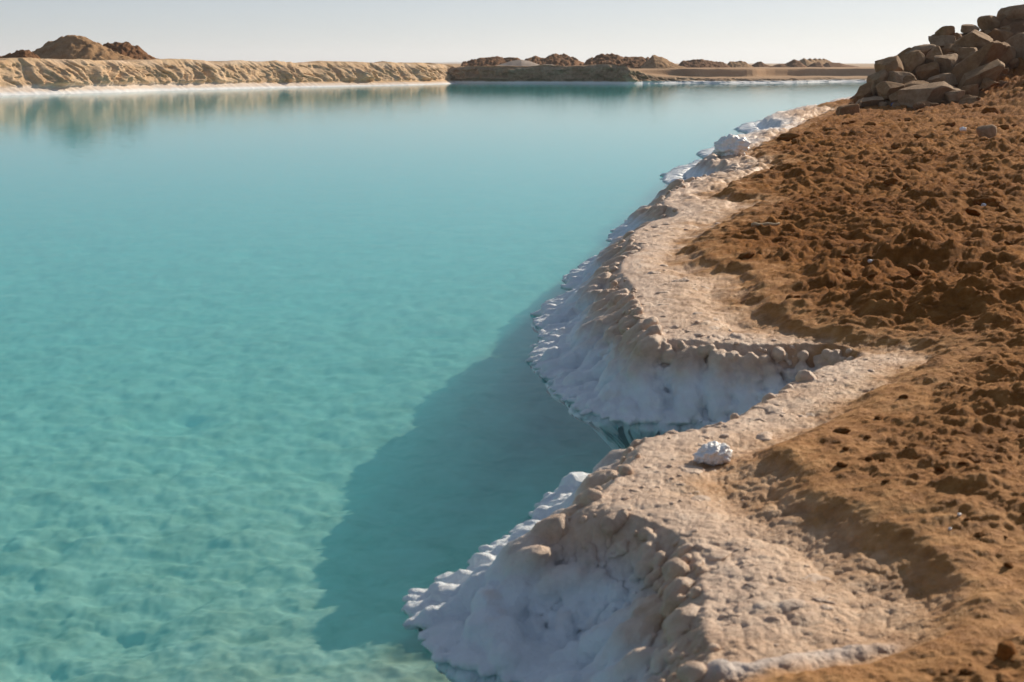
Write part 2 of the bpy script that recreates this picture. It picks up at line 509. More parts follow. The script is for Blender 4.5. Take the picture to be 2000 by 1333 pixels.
Z = Z + soilm * amp * (1 + .2 * sstep(9, 20, Y)) * (.066 * np.clip(Y / 8, .5, 1) * np.maximum(clodL, -.35) + .034 * np.clip(Y / 7, .6, 1) * np.maximum(clod, -.3) + .022 * clod2 * sstep(-.1, .35, med) + .0075 * fine * np.clip(7 / Y, 0, 1))
# crust between shore and soil: hollow behind the lip, small bumps
crust = (1 - soilm) * sstep(.3, .6, sdl - np.maximum(apron, .02))
Z = Z - crust * .035 * np.exp(-((sd2 + .15) / .14) ** 2)
Z = Z + crust * .018 * fbm2(X * 4, Y * 4, 3, 21)
# spoil ramp at the right, below the boulder heap
hill = 1.75 * np.exp(-(((X - 16.0) / 3.6) ** 2 + ((Y - 37) / 9.0) ** 2)) + .9 * np.exp(-(((X - 12.5) / 1.7) ** 2 + ((Y - 25) / 5.0) ** 2))
hr = fbm2(X * .9, Y * .7, 5, 31, ridged=True)
Z = Z + hill * (1 + .30 * hr) + np.clip(hill * 1.5, 0, 1) * .16 * fbm2(X * 2.2, Y * 2.2, 4, 32, billow=True)
# hump of clods and the low mound nearer the camera
for (hu, hv, w, l, hh, sdv) in [(1770, 505, .34, .5, .11, 1), (1960, 600, .45, .6, .14, 2), (1560, 345, .5, .9, .10, 3), (1300, 1215, .10, .12, .035, 4), (1945, 985, .25, .3, .05, 5)]:
    hx, hy = ground(hu, hv, .4)
    g = np.exp(-(((X - hx) / w) ** 2 + ((Y - hy) / l) ** 2) * 1.3)
    Z = Z + hh * g * (1 + .5 * fbm2(X * 4, Y * 4, 3, 70 + sdv))
# thick white ridge of crystals crossing the bottom of the picture
rx0, ry0 = ground(1180, 1325, .33); rx1, ry1 = ground(1720, 1262, .33)
tt = np.clip(((X - rx0) * (rx1 - rx0) + (Y - ry0) * (ry1 - ry0)) / ((rx1 - rx0) ** 2 + (ry1 - ry0) ** 2), 0, 1)
rd = np.hypot(X - rx0 - tt * (rx1 - rx0), Y - ry0 - tt * (ry1 - ry0) - .02 * np.sin(tt * 9))
ridge = np.exp(-(rd / .035) ** 2) * (1 - .5 * tt) * sstep(-.2, .3, X + .3)
Z = Z + ridge * .035

Z = Z + (1 - soilm) * sstep(.02, .2, sdl) * sstep(9, 17, Y) * (.07 * fbm2(X * 2.2, Y * 1.6, 4, 47, billow=True) + .03 * fbm2(X * 7, Y * 4, 3, 48, billow=True))
# ---- rounded nodules along the normals
nj, ni = X.shape
V = np.stack([X, Y, Z], -1)
def grid_normals(V):
    du = np.gradient(V, axis=1); dv = np.gradient(V, axis=0)
    n = np.cross(du, dv); return n / (np.linalg.norm(n, axis=-1, keepdims=True) + 1e-9)
N = grid_normals(V)
salt = (1 - soilm) * sstep(-.12, .0, sdl)
act = (salt > .02) & (Y < 40) & (sdl < 3)
P = V[act]; nn = N[act]; sa = salt[act][:, None]
steep = (1 - np.clip(nn[:, 2], 0, 1))[:, None]
ap_ = np.maximum(apron, .02)[act]
wl = np.clip(sdl[act] / np.maximum(.2, ap_ * 2.0 + .16), 0, 1)[:, None]
apr = (1 - sstep(.2, .5, wl))
wob = P + .02 * np.stack([perlin3(P * 9, 3), perlin3(P * 9, 4), perlin3(P * 9, 5)], -1)
n_big = domes(wob / .105, 51, .85)[:, None]
n_mid = domes(wob / .046, 52, .85)[:, None]
n_sml = domes(wob / .019, 53, .85)[:, None]
wallw = sstep(.05, .35, steep) * (1 - apr)
topw = (1 - apr) * (1 - wallw)
disp = sa * (wallw * (.006 * n_big + .006 * n_mid + .005 * n_sml + .003 * np.sin(P[:, 2:3] * 85 + 3 * perlin3(P * 3, 9)[:, None]))
             + topw * (.010 * n_big + .006 * n_mid + .005 * n_sml)
             + apr * (.007 * n_mid + .005 * n_sml))
V[act] = P + nn * disp
# the crust overhangs: below the water the flank retreats under the shelf
sgn = np.where(sd < 0, 1.0, -1.0)
inx, iny = (NX - X) * sgn, (NY - Y) * sgn
il = np.hypot(inx, iny) + 1e-6
depth_ = -V[..., 2]
cut = np.where((sdl < 0) & (depth_ > .02), np.maximum(0, .9 * np.minimum(depth_, .45) - .03 - sd) * sstep(.02, .10, depth_), 0)
cut = np.minimum(cut, .7)
V[..., 0] += inx / il * cut
V[..., 1] += iny / il * cut
Nd = 1.0
# attributes of the material: what each patch is made of
whitem = np.clip(1.15 - sstep(.06, .30, V[..., 2] + .07 * fbm2(X * 3, Y * 3, 3, 81)) * 1.25, 0, 1)
whitem = np.maximum(whitem, .16 * (1 - sstep(.0, .45, sdl - np.maximum(.2, apron * 2 + .16))))
whitem = np.maximum(whitem, np.clip(ridge * 1.1, 0, .8))
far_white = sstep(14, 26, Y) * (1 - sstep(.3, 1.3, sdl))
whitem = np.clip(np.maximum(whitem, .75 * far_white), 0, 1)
amberm = np.exp(-((sd2 + .0) / .07) ** 2) * sstep(-.2, .5, fbm2(X * 7, Y * 7, 3, 82)) + .25 * sstep(.1, .6, fbm2(X * 2, Y * 2, 3, 83)) * crust
ax, ay = ground(1392, 912, .36)
amberm = np.maximum(amberm, np.exp(-(((X - ax) / .09) ** 2 + ((Y - ay) / .08) ** 2)))
soil_at = sstep(-.45, .5, sd2 + .26 * fbm2(X * 3.5, Y * 3.5, 4, 84) * np.clip(Y / 5, .7, 2)) * .75 + .25 * soilm
soil_at = soil_at * (1 - .28 * (1 - sstep(3.0, 6.0, Y)))
keep = (Z[:-1, :-1] > -.85) | (Z[1:, 1:] > -.85)
long_ = np.maximum(np.linalg.norm(V[:-1, 1:] - V[:-1, :-1], axis=-1), np.linalg.norm(V[1:, 1:] - V[1:, :-1], axis=-1))
long_ = np.maximum(long_, np.maximum(np.linalg.norm(V[1:, :-1] - V[:-1, :-1], axis=-1), np.linalg.norm(V[1:, 1:] - V[:-1, 1:], axis=-1)))
keep &= ~((np.minimum(V[:-1, :-1, 2], V[1:, 1:, 2]) < -.05) & (long_ > .035 + .009 * Y[:-1, :-1]))
F = grid_faces(nj, ni, keep)
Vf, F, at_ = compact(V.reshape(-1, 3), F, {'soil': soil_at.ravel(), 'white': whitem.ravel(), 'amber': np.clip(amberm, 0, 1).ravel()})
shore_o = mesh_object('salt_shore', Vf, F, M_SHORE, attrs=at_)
tag(shore_o, 'knobbly salt crust shore turning from white at the water to brown soil', 'shore', kind='structure')
print('shore tris', len(F) * 2)

# ---- botryoidal salt: knobs on the slopes and feathered lobes along the waterline
def ico(sub):
    import bmesh
    bm = bmesh.new(); bmesh.ops.create_icosphere(bm, subdivisions=sub, radius=1)
    P_ = np.array([v.co[:] for v in bm.verts], f4); F_ = np.array([[v.index for v in f.verts] for f in bm.faces], np.int32); bm.free()
    return P_, F_
class Cluster:
    def __init__(self): self.v = []; self.f = []; self.n = 0
    def add(self, P_, F_, pos, axes):
        """many copies: pos (n,3), axes (n,3,3) columns are the scaled axes"""
        W_ = np.einsum('nij,vj->nvi', axes, P_) + pos[:, None, :]
        n, k = W_.shape[:2]
        self.v.append(W_.reshape(-1, 3).astype(f4))
        self.f.append((F_[None] + (self.n + np.arange(n) * k)[:, None, None]).reshape(-1, 3)); self.n += n * k
    def fuse(self, voxel, rounds):
        """grow the overlapping knobs together into one crust"""
        o = mesh_object('salt_nodules', np.vstack(self.v), np.vstack(self.f).astype(np.int32))
        m = o.modifiers.new('fuse', 'REMESH'); m.mode = 'VOXEL'; m.voxel_size = voxel; m.use_smooth_shade = True
        m2 = o.modifiers.new('soften', 'SMOOTH'); m2.factor = .5; m2.iterations = rounds
        dg = bpy.context.evaluated_depsgraph_get()
        me = bpy.data.meshes.new_from_object(o.evaluated_get(dg))
        V_ = np.zeros(len(me.vertices) * 3, f4); me.vertices.foreach_get('co', V_); V_ = V_.reshape(-1, 3)
        L_ = np.zeros(len(me.loops), np.int32); me.loops.foreach_get('vertex_index', L_)
        K_ = np.zeros(len(me.polygons), np.int32); me.polygons.foreach_get('loop_total', K_)
        Nn_ = np.zeros(len(V_) * 3, f4); me.vertices.foreach_get('normal', Nn_)
        bpy.data.objects.remove(o); bpy.data.meshes.remove(me)
        F_ = L_.reshape(-1, 4) if (K_ == 4).all() else None
        V_ = V_ + Nn_.reshape(-1, 3) * (.0022 * perlin3(V_ * 70, 71) + .0035 * perlin3(V_ * 28, 72))[:, None]
        F_ = F_[V_[F_[:, 0], 2] > -.05]                              # what lies deeper is hidden under the shelf
        return V_, F_
def bumpy(sub, seed, amt):
    P_, F_ = ico(sub)
    return (P_ * (1 + amt * perlin3(P_ * 1.7 + seed * 7.3, seed))[:, None]).astype(f4), F_
rk = np.random.default_rng(99)
CL, CL2 = Cluster(), Cluster()
N2 = grid_normals(V)
Wg = np.maximum(.2, apron * 2 + .16)
tg = sdl / Wg
cell = np.abs(np.gradient(X, axis=1) * np.gradient(Y, axis=0)) / np.clip(N2[..., 2], .25, 1)
clump = fbm2(X * 5, Y * 5, 3, 611) + .6 * perlin3((V.reshape(-1, 3) * 7).astype(f4), 612).reshape(X.shape)
def scatter(mask, r0, r1, cover, tmpl, flat, stretch=1.0, lift=.15, ymax=15, wb=0.0):
    dens = cover / (math.pi * ((r0 + r1) / 2) ** 2)
    hit = (rk.random(X.shape) < dens * cell * mask) & (Y < ymax) & (Y > 2.3) & (V[..., 2] > -.005)
    jj, ii = np.nonzero(hit)
    n = len(jj)
    if not n: return 0
    p = V[jj, ii].astype(f4); nn_ = N2[jj, ii]
    r = (r0 + (r1 - r0) * rk.random(n) ** 1.8)
    # frame: w along the surface normal (leaning up), u down the slope
    up = np.array([0, 0, 1.0]); w_ = nn_ * .7 + up * .3; w_ /= np.linalg.norm(w_, axis=1)[:, None]
    u_ = -np.stack([inx[jj, ii], iny[jj, ii], np.zeros(n)], -1); u_ -= w_ * np.sum(u_ * w_, 1)[:, None]
    bad = np.linalg.norm(u_, axis=1) < 1e-4; u_[bad] = (1, 0, 0); u_ /= np.linalg.norm(u_, axis=1)[:, None] + 1e-9
    a_ = rk.normal(0, .5, n); v_ = np.cross(w_, u_)
    u2 = u_ * np.cos(a_)[:, None] + v_ * np.sin(a_)[:, None]; v2 = np.cross(w_, u2)
    ax = np.stack([u2 * (r * stretch * rk.uniform(.85, 1.3, n))[:, None], v2 * (r * rk.uniform(.75, 1.15, n))[:, None], w_ * (r * flat * rk.uniform(.8, 1.2, n))[:, None]], -1)
    pos = p + w_ * (r * lift)[:, None]
    for c_, ym in ((CL, p[:, 1] < 8.2), (CL2, p[:, 1] >= 8.2)):
        for k, (P_, F_) in enumerate(tmpl):
            m = ym & (np.arange(n) % len(tmpl) == k)
            if m.any(): c_.add(P_, F_, pos[m], ax[m])
    return n
big_t = [bumpy(3, k, .32) for k in range(4)]
mid_t = [bumpy(2, 10 + k, .25) for k in range(5)]
sml_t = [bumpy(1, 20 + k, .15) for k in range(4)]
saltm = (1 - soilm)
slope = sstep(.12, .3, tg) * (1 - sstep(.6, 1.1, tg)) * saltm
n1 = scatter(slope * (1 - sstep(.45, .7, tg)) * sstep(-.25, .3, clump), .034, .056, .40, big_t, .8, 1.2, .12, 17)
n2 = scatter(slope * sstep(-.6, .1, clump), .018, .034, .60, mid_t, .85, 1.15, .25, 17)
n3 = scatter(slope, .009, .017, .5, mid_t, .9, 1.0, .25, 8)
shelf = sstep(.7, 1.0, tg) * (1 - sstep(1.4, 3.4, tg)) * (1 - sstep(-.35, -.05, sd2))
n4 = scatter(shelf * sstep(-.3, .5, clump), .016, .042, .40, mid_t, .36, 1.25, -.18, 11)
n5 = scatter(shelf * sstep(-.5, .3, clump), .008, .016, .22, mid_t, .5, 1.1, -.1, 6.5)
# feathered lobes
seg = np.hypot(*np.diff(SHORE[:, :2], axis=0).T); sA = np.concatenate([[0], np.cumsum(seg)])
def shore_at(q):
    x = np.interp(q, sA, SHORE[:, 0]); y = np.interp(q, sA, SHORE[:, 1])
    x2 = np.interp(q + .05, sA, SHORE[:, 0]); y2 = np.interp(q + .05, sA, SHORE[:, 1]); x1 = np.interp(q - .05, sA, SHORE[:, 0]); y1 = np.interp(q - .05, sA, SHORE[:, 1])
    tx, ty = x2 - x1, y2 - y1; l = math.hypot(tx, ty) + 1e-9
    return x, y, -ty / l, tx / l, np.interp(q, sA, SHORE[:, 2])
lob = {0: [], 1: [], 2: []}
q = 0.0
while q < sA[-1]:
    x, y, ox, oy, apn = shore_at(q)
    if y > 60: break
    q += rk.uniform(.035, .075) * max(1, y / 9)
    if y < 2.2: continue
    k = (0.55 if apn < .06 else 1.0) * max(1, min(y / 11, 2.6))
    a0 = math.atan2(oy, ox) + rk.normal(0, .25)
    L_ = rk.uniform(.10, .17) * k; wd = rk.uniform(.036, .06) * k; ht = rk.uniform(.018, .034) * k
    off = rk.uniform(-.05, .02)
    def put(kind, cx, cy, cz, a, l, w2, h):
        d_ = np.array([math.cos(a), math.sin(a), -.10]); e_ = np.array([-math.sin(a), math.cos(a), 0])
        lob[kind].append(((cx, cy, cz), np.stack([d_ * l, e_ * w2, np.array([0, 0, h])], -1)))
    put(0, x + math.cos(a0) * (off - L_ * .25), y + math.sin(a0) * (off - L_ * .25), .012, a0, L_ * .62, wd, ht)
    for m in range(rk.integers(4, 8)):
        a1 = a0 + rk.normal(0, .45); rr_ = off + L_ * rk.uniform(-.05, .32)
        put(1 if y < 8 else 2, x + math.cos(a1) * rr_ + rk.normal(0, .012), y + math.sin(a1) * rr_ + rk.normal(0, .012), rk.uniform(-.002, .012), a1, rk.uniform(.022, .045) * k, rk.uniform(.012, .021) * k, rk.uniform(.010, .017) * k)
def zgrid(x, y):
    j = int(np.clip(np.searchsorted(ys, y), 1, len(ys) - 1)); i = int(np.clip(np.searchsorted(cols, x / y), 1, len(cols) - 1))
    return float(V[j, i, 2]), float(soilm[j, i])
ribs = []
q = 0.0
while q < sA[-1]:                                                    # drapery: chains of knobs running from the crest to the toe
    x, y, ox, oy, apn = shore_at(q)
    if y > 17: break
    sc_ = max(1, y / 10)
    q += rk.uniform(.085, .17) * sc_
    if y < 2.3: continue
    W_ = max(.2, 2 * apn + .16); a0 = math.atan2(-oy, -ox) + rk.normal(0, .18); wig = rk.normal(0, .3)
    n_ = int(5 + W_ * 10); top_ = rk.uniform(.6, .9); big_ = rk.uniform(.9, 1.5)
    for j_ in range(n_):
        t_ = .06 + (top_ - .06) * j_ / (n_ - 1)
        a1 = a0 + wig * t_
        px_, py_ = x + math.cos(a1) * t_ * W_ + rk.normal(0, .006), y + math.sin(a1) * t_ * W_ + rk.normal(0, .006)
        z_, so_ = zgrid(px_, py_)
        if so_ > .3: continue
        r_ = (.020 + .030 * math.sin(math.pi * min(1, t_ * 1.05))) * big_ * rk.uniform(.75, 1.25) * sc_ ** .6
        d_ = np.array([math.cos(a1), math.sin(a1), .6 * t_]) ; e_ = np.array([-math.sin(a1), math.cos(a1), 0])
        ribs.append(((px_, py_, max(z_, 0) + (.6 - .5 * t_) * r_), np.stack([d_ * r_ * 1.25, e_ * r_ * .95, np.array([0, 0, r_ * .95])], -1)))
tipq = sA[int(np.argmin(np.hypot(SHORE[:, 0] - 1.20, SHORE[:, 1] - 5.90)))]
pearls = []
for zt, r0_ in ((.05, .026), (.10, .030), (.155, .034), (.205, .030), (.25, .026)):      # stacked rows of salt pearls on the wall of the cove
    q = tipq - .05
    while q < tipq + 1.35:
        x, y, ox, oy, apn = shore_at(q)
        r_ = r0_ * rk.uniform(.6, 1.25)
        q += r_ * rk.uniform(1.1, 2.0)
        for st in np.arange(0, .5, .012):
            px_, py_ = x - ox * st, y - oy * st
            z_, so_ = zgrid(px_, py_)
            if z_ > zt + .012 * math.sin(q * 7): break
        d_ = np.array([ox, oy, 0]); e_ = np.array([-oy, ox, 0])
        pearls.append(((px_ + ox * .022, py_ + oy * .022, z_ + rk.normal(0, .006)), np.stack([d_ * r_ * 1.1, e_ * r_, np.array([0, 0, r_ * rk.uniform(.8, 1.1)])], -1)))
lob[3] = ribs
lob[4] = pearls
CL3 = Cluster()
for kind, tm in ((0, mid_t), (1, mid_t), (2, mid_t), (3, mid_t), (4, mid_t)):
    if not lob[kind]: continue
    pos = np.array([p for p, _ in lob[kind]]); ax = np.array([a for _, a in lob[kind]])
    for c_, ym in ((CL, pos[:, 1] < 8.2), (CL2, (pos[:, 1] >= 8.2) & (pos[:, 1] < 17)), (CL3, pos[:, 1] >= 17)):
        for k, (P_, F_) in enumerate(tm):
            m = ym & (np.arange(len(pos)) % len(tm) == k)
            if m.any(): c_.add(P_, F_, pos[m], ax[m])
vs_, fs_, off_ = [], [], 0
for c_, vx, rd_ in ((CL, .0066, 1), (CL2, .014, 1), (CL3, .03, 1)):
    v_, f_ = c_.fuse(vx, rd_)
    vs_.append(v_); fs_.append(f_ + off_); off_ += len(v_)
NV = np.vstack(vs_); NF = np.vstack(fs_)
nw = np.clip(1.15 - sstep(.07, .30, NV[:, 2] + .07 * fbm2(NV[:, 0] * 3, NV[:, 1] * 3, 3, 81)) * 1.25, 0, 1)
nw = np.maximum(nw, .16)
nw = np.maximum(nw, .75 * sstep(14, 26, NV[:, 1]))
nw = nw * (1 - .38 * sstep(.15, .6, fbm3(NV * 9, 3, 85)) * sstep(.03, .12, NV[:, 2]))
na = .35 * sstep(.2, .6, fbm2(NV[:, 0] * 6, NV[:, 1] * 6, 3, 83)) * (1 - nw)
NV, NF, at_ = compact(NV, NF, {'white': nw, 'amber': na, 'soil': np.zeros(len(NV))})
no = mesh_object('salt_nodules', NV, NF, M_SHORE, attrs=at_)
no.parent = shore_o
no['kind'] = 'stuff'
no['label'] = 'rounded white salt knobs and feathered lobes along the waterline'
print('nodules', n1, n2, n3, n4, 'tris', 2 * len(NF))

def terrain_z(x, y):
    """height of the near bank at a point, from the tessellated grid"""
    j = int(np.clip(np.searchsorted(ys, y), 1, len(ys) - 1)); i = int(np.clip(np.searchsorted(cols, x / y), 1, len(cols) - 1))
    return float(V[j, i, 2])

# ------------------------------------------------------------------ pool floor
def floor_grid():
    yy = [1.0]
    while yy[-1] < 140:
        yy.append(yy[-1] + max(.012, yy[-1] ** 2 / 3400 * 1.6))
    yy = np.array(yy, f4)
    cc = np.concatenate([np.arange(-.9, -.62, .01), np.arange(-.62, -.42, .003), np.arange(-.42, .16, .0018), np.arange(.16, .6, .01)]).astype(f4)
    Yf = np.repeat(yy[:, None], len(cc), 1); return Yf * cc[None, :], Yf
Xf, Yf = floor_grid()
wx = Xf + .12 * fbm2(Xf * 2, Yf * 2, 2, 101); wy = Yf + .12 * fbm2(Xf * 2, Yf * 2, 2, 102)
lump = domes(np.stack([wx * 2.6, wy * 2.6], -1).reshape(-1, 2), 103, .75).reshape(Xf.shape)
lump2 = domes(np.stack([wx * 7, wy * 7], -1).reshape(-1, 2), 104, .75).reshape(Xf.shape)
pit = sstep(.25, .6, fbm2(Xf * .9, Yf * .9, 3, 105))
Zf = -.66 + .008 * lump + .013 * lump2 + .05 * fbm2(Xf * .5, Yf * .5, 3, 106) + .040 * fbm2(Xf * 3.8, Yf * 3.8, 6, 107, gain=.55) - .04 * pit
Zf = Zf + .12 * np.exp(-(((Xf + .6) / 1.0) ** 2 + ((Yf - 4.1) / 1.2) ** 2))          # shoal off the near salt spur
mesh_object('pool_floor', np.stack([Xf, Yf, Zf], -1).reshape(-1, 3), grid_faces(*Xf.shape), M_FLOOR)['kind'] = 'structure'

# ------------------------------------------------------------------ water body
w = [(-70, -25, -1.3), (45, -25, -1.3), (45, 135, -1.3), (-70, 135, -1.3), (-70, -25, 0), (45, -25, 0), (45, 135, 0), (-70, 135, 0)]
wo = mesh_object('water', w, [(3, 2, 1, 0), (4, 5, 6, 7), (0, 1, 5, 4), (1, 2, 6, 5), (2, 3, 7, 6), (3, 0, 4, 7)], M_WATER, smooth=False)
tag(wo, 'still milky turquoise water of the salt pool', 'water', kind='structure')

# ------------------------------------------------------------------ left bank
def ribbon(line, n_s, prof, seed):
    L = np.asarray(line, float)
    seg = np.hypot(*np.diff(L[:, :2], axis=0).T); s = np.concatenate([[0], np.cumsum(seg)])
    si = np.linspace(0, s[-1], n_s)
    C = np.stack([np.interp(si, s, L[:, k]) for k in range(L.shape[1])], -1)
    T = np.gradient(C[:, :2], axis=0)
    kern = np.hanning(max(3, n_s // 7) | 1); kern /= kern.sum(); pad = len(kern) // 2
    T = np.stack([np.convolve(np.pad(T[:, k], pad, mode='edge'), kern, 'valid') for k in (0, 1)], -1)
    T /= np.linalg.norm(T, axis=1)[:, None]
    return si, C, np.stack([-T[:, 1], T[:, 0]], -1)             # left-hand normal

# waterline from the near left to the far corner, then height of the top edge
LB = [(-62, -8, 1.6), (-44, 30, 1.6)] + [(*ground(u, v), h) for u, v, h in
      [(0, 187, 1.66), (120, 184, 1.72), (230, 181, 1.70), (310, 178, 1.62), (430, 175, 1.68), (560, 171.5, 1.62), (700, 168.5, 1.55), (800, 166.5, 1.52), (868, 164.5, 1.45)]] + [(-3.5, 114, 1.4)]
si, C, Nn = ribbon(np.array(LB), 1500, None, 0)
tp = np.concatenate([np.linspace(-.1, 1, 64), np.linspace(1.03, 2.2, 14)])
Sg, Tg = np.meshgrid(si, tp, indexing='ij')
H = C[:, 2][:, None]
sw = Sg + 1.6 * fbm2(Sg * .25, Tg * .8, 3, 211) + .5 * fbm2(Sg * 1.1, Tg * 1.7, 3, 212)
var = .45 + .9 * sstep(-.35, .45, fbm2(Sg * .16, Tg * .4, 3, 213))
gull = fbm2(sw * .7 + Tg * .35, Tg * .3, 5, 201, ridged=True) * var
cave = fbm2(sw * 1.5 + Tg * .5, Tg * 1.3, 5, 203, billow=True)
lowfr = fbm2(Sg * .12, Tg * .3, 3, 204)
back = np.where(Tg < .2, Tg * 3.4, .68 + (Tg - .2) * 1.5)        # horizontal set-back of the face
back = np.where(Tg > 1, .68 + .8 * 1.5 + (Tg - 1) * 4.5, back)
face = sstep(.16, .34, Tg) * (1 - .8 * sstep(.74, 1.0, Tg))
back = back - face * (.58 * gull + .48 * cave) - .35 * lowfr * sstep(.15, .4, Tg) + .10 * fbm2(Sg * 2.5, Tg * 2, 3, 208) * (Tg < .2)
zz = np.where(Tg <= 1, Tg * H, H + (Tg - 1) * -.05)
zz = zz + sstep(.7, 1, Tg) * .22 * fbm2(Sg * .3, Tg * 1.2, 5, 205) + .05 * fbm2(Sg * 3, Tg * 5, 3, 206) * sstep(.15, .3, Tg)
BV = np.stack([C[:, 0][:, None] + Nn[:, 0][:, None] * back, C[:, 1][:, None] + Nn[:, 1][:, None] * back, zz], -1)
thin = 1 + 1.6 * sstep(95, 135, Sg)
wmask = (1 - sstep(.18, .32, Tg * thin + .07 * fbm2(Sg * 1.2, Tg * 4, 3, 207))) * .9 + .45 * sstep(.74, 1, Tg) * sstep(-.1, .4, fbm2(Sg * .2, Tg, 3, 209))
rim = 1 - sstep(.03, .13, Tg * thin + .05 * fbm2(Sg * 2, Tg * 2, 3, 210))
FF = grid_faces(*Sg.shape)
bo = mesh_object('earth_bank', BV.reshape(-1, 3), FF[:, ::-1], M_BANK, attrs={'white': np.clip(wmask, 0, 1).ravel(), 'rim': rim.ravel()})
tag(bo, 'sunlit tan earth bank with eroded gullies and white salt foot along the far left shore', 'bank', kind='structure')

# ------------------------------------------------------------------ far bank and the flats behind it
FB = [(-5.2, 112.0, 1.25, 0), (*ground(885, 163), 1.28, 0), (*ground(980, 163.5), 1.28, 0), (*ground(1080, 163.5), 1.30, 0), (*ground(1180, 164), 1.42, 0), (*ground(1230, 164.5), 1.2, .1),
      (*ground(1300, 163.5), .62, .5), (*ground(1370, 163), .42, 1), (*ground(1420, 163.5), .34, 1), (*ground(1560, 162.5), .34, 1), (*ground(1720, 160.5), .34, 1), (60, 118, .34, 1)]
si, C, Nn = ribbon(catmull(FB, 8), 900, None, 0)
tp = np.concatenate([np.linspace(-.1, 1, 40), 1 + np.linspace(.01, .17, 14), 1 + np.linspace(.18, .30, 50), 1 + np.linspace(.32, 1, 14)])
Sg, Tg = np.meshgrid(si, tp, indexing='ij'); H = C[:, 2][:, None]; Q = C[:, 3][:, None]
gull = fbm2(Sg * .5, Tg * 1.2, 5, 221, ridged=True)
back = np.where(Tg < 1, .15 + np.maximum(Tg, 0) * (.55 + 1.6 * Q), 0)
face = sstep(.1, .3, Tg) * (1 - sstep(.8, 1.0, Tg))
back = back - face * (.5 * gull + .35 * fbm2(Sg * 1.4, Tg * 2.2, 4, 228, billow=True)) + .2 * fbm2(Sg * .3, Tg * .5, 3, 222)
over = np.maximum(Tg - 1, 0)
back = np.where(Tg >= 1, .7 + 1.6 * Q + over * 60, back)
zz = np.where(Tg < 1, Tg * H, H)
plain_z = 1.02
step_at = sstep(.235, .245, over + .02 * fbm2(Sg * .07, over * .3, 3, 223)) * Q + (1 - Q) * sstep(.01, .5, over)
zz = zz + np.where(Tg >= 1, (plain_z - H) * step_at, 0) + .20 * fbm2(Sg * .4, Tg * 4, 5, 224) * sstep(.3, 1, Tg) * (1 - .7 * sstep(1.02, 1.1, Tg)) + .05 * fbm2(Sg * 2, Tg * 6, 3, 225) * sstep(.2, .5, Tg) * (Tg < 1)
bx = np.where(Tg < 1, Nn[:, 0][:, None] * back, Nn[:, 0][:, None] * (.7 + 1.6 * Q)); by = np.where(Tg < 1, Nn[:, 1][:, None] * back, Nn[:, 1][:, None] * (.7 + 1.6 * Q) + over * 60)
BV = np.stack([C[:, 0][:, None] + bx, C[:, 1][:, None] + by, zz], -1)
rim = 1 - sstep(.10, .22, zz + .04 * fbm2(Sg * 2, Tg * 2, 3, 226))
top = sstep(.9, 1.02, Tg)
bo = mesh_object('far_bank', BV.reshape(-1, 3), grid_faces(*Sg.shape)[:, ::-1], M_FARBANK, attrs={'top': top.ravel(), 'rim': rim.ravel()})
tag(bo, 'shaded grey earth bank and low flats closing the far end of the pool', 'bank', kind='structure')

# ------------------------------------------------------------------ desert plain out to the horizon
POOL = np.vstack([np.array(LB)[:, :2], np.array(FB)[1:, :2], SHORE[::-1, :2]])
rr = np.concatenate([np.linspace(2, 60, 20), np.geomspace(63, 9000, 60)])
aa = np.linspace(0, 2 * math.pi, 361)
R, A = np.meshgrid(rr, aa, indexing='ij')
PX, PY = R * np.sin(A), R * np.cos(A)
ins = np.zeros(PX.shape, bool)
Q0 = POOL; Q1 = np.roll(POOL, -1, 0)
for (x0, y0), (x1, y1) in zip(Q0, Q1):
    if y0 == y1: continue
    m = ((y0 <= PY) != (y1 <= PY)) & (PX < x0 + (PY - y0) / (y1 - y0) * (x1 - x0))
    ins ^= m
pz = np.where((PX < -4) & (PY > -10), 1.35, .9) + 0 * PX
pz = np.where(np.hypot(PX - 30, PY - 20) < 70, .2, pz)
pz = np.where(R > 140, np.where(PX < -4, 1.3, .95), pz)
pz = pz + .15 * fbm2(PX * .05, PY * .05, 3, 301) * sstep(120, 300, R)
# keep the sheet below the pool and below the banks' own tops
dmin = np.full(PX.shape, 1e9)
for (x0, y0), (x1, y1) in zip(Q0, Q1):
    ll = (x1 - x0) ** 2 + (y1 - y0) ** 2 + 1e-9
    tq = np.clip(((PX - x0) * (x1 - x0) + (PY - y0) * (y1 - y0)) / ll, 0, 1)
    dmin = np.minimum(dmin, np.hypot(PX - x0 - tq * (x1 - x0), PY - y0 - tq * (y1 - y0)))
pz = np.where(ins | (dmin < np.where((PY > 95) & (PX > -8), 52, 4)), -2.5, pz)
pz = np.where((PY > 0) & (PX > -1) & (PX < PY * .8) & (PY < 115) & (~ins), np.minimum(pz, -.3), pz)
po = mesh_object('desert_plain', np.stack([PX, PY, pz], -1).reshape(-1, 3), grid_faces(*PX.shape)[:, ::-1], M_PLAIN, smooth=False)
po['kind'] = 'structure'

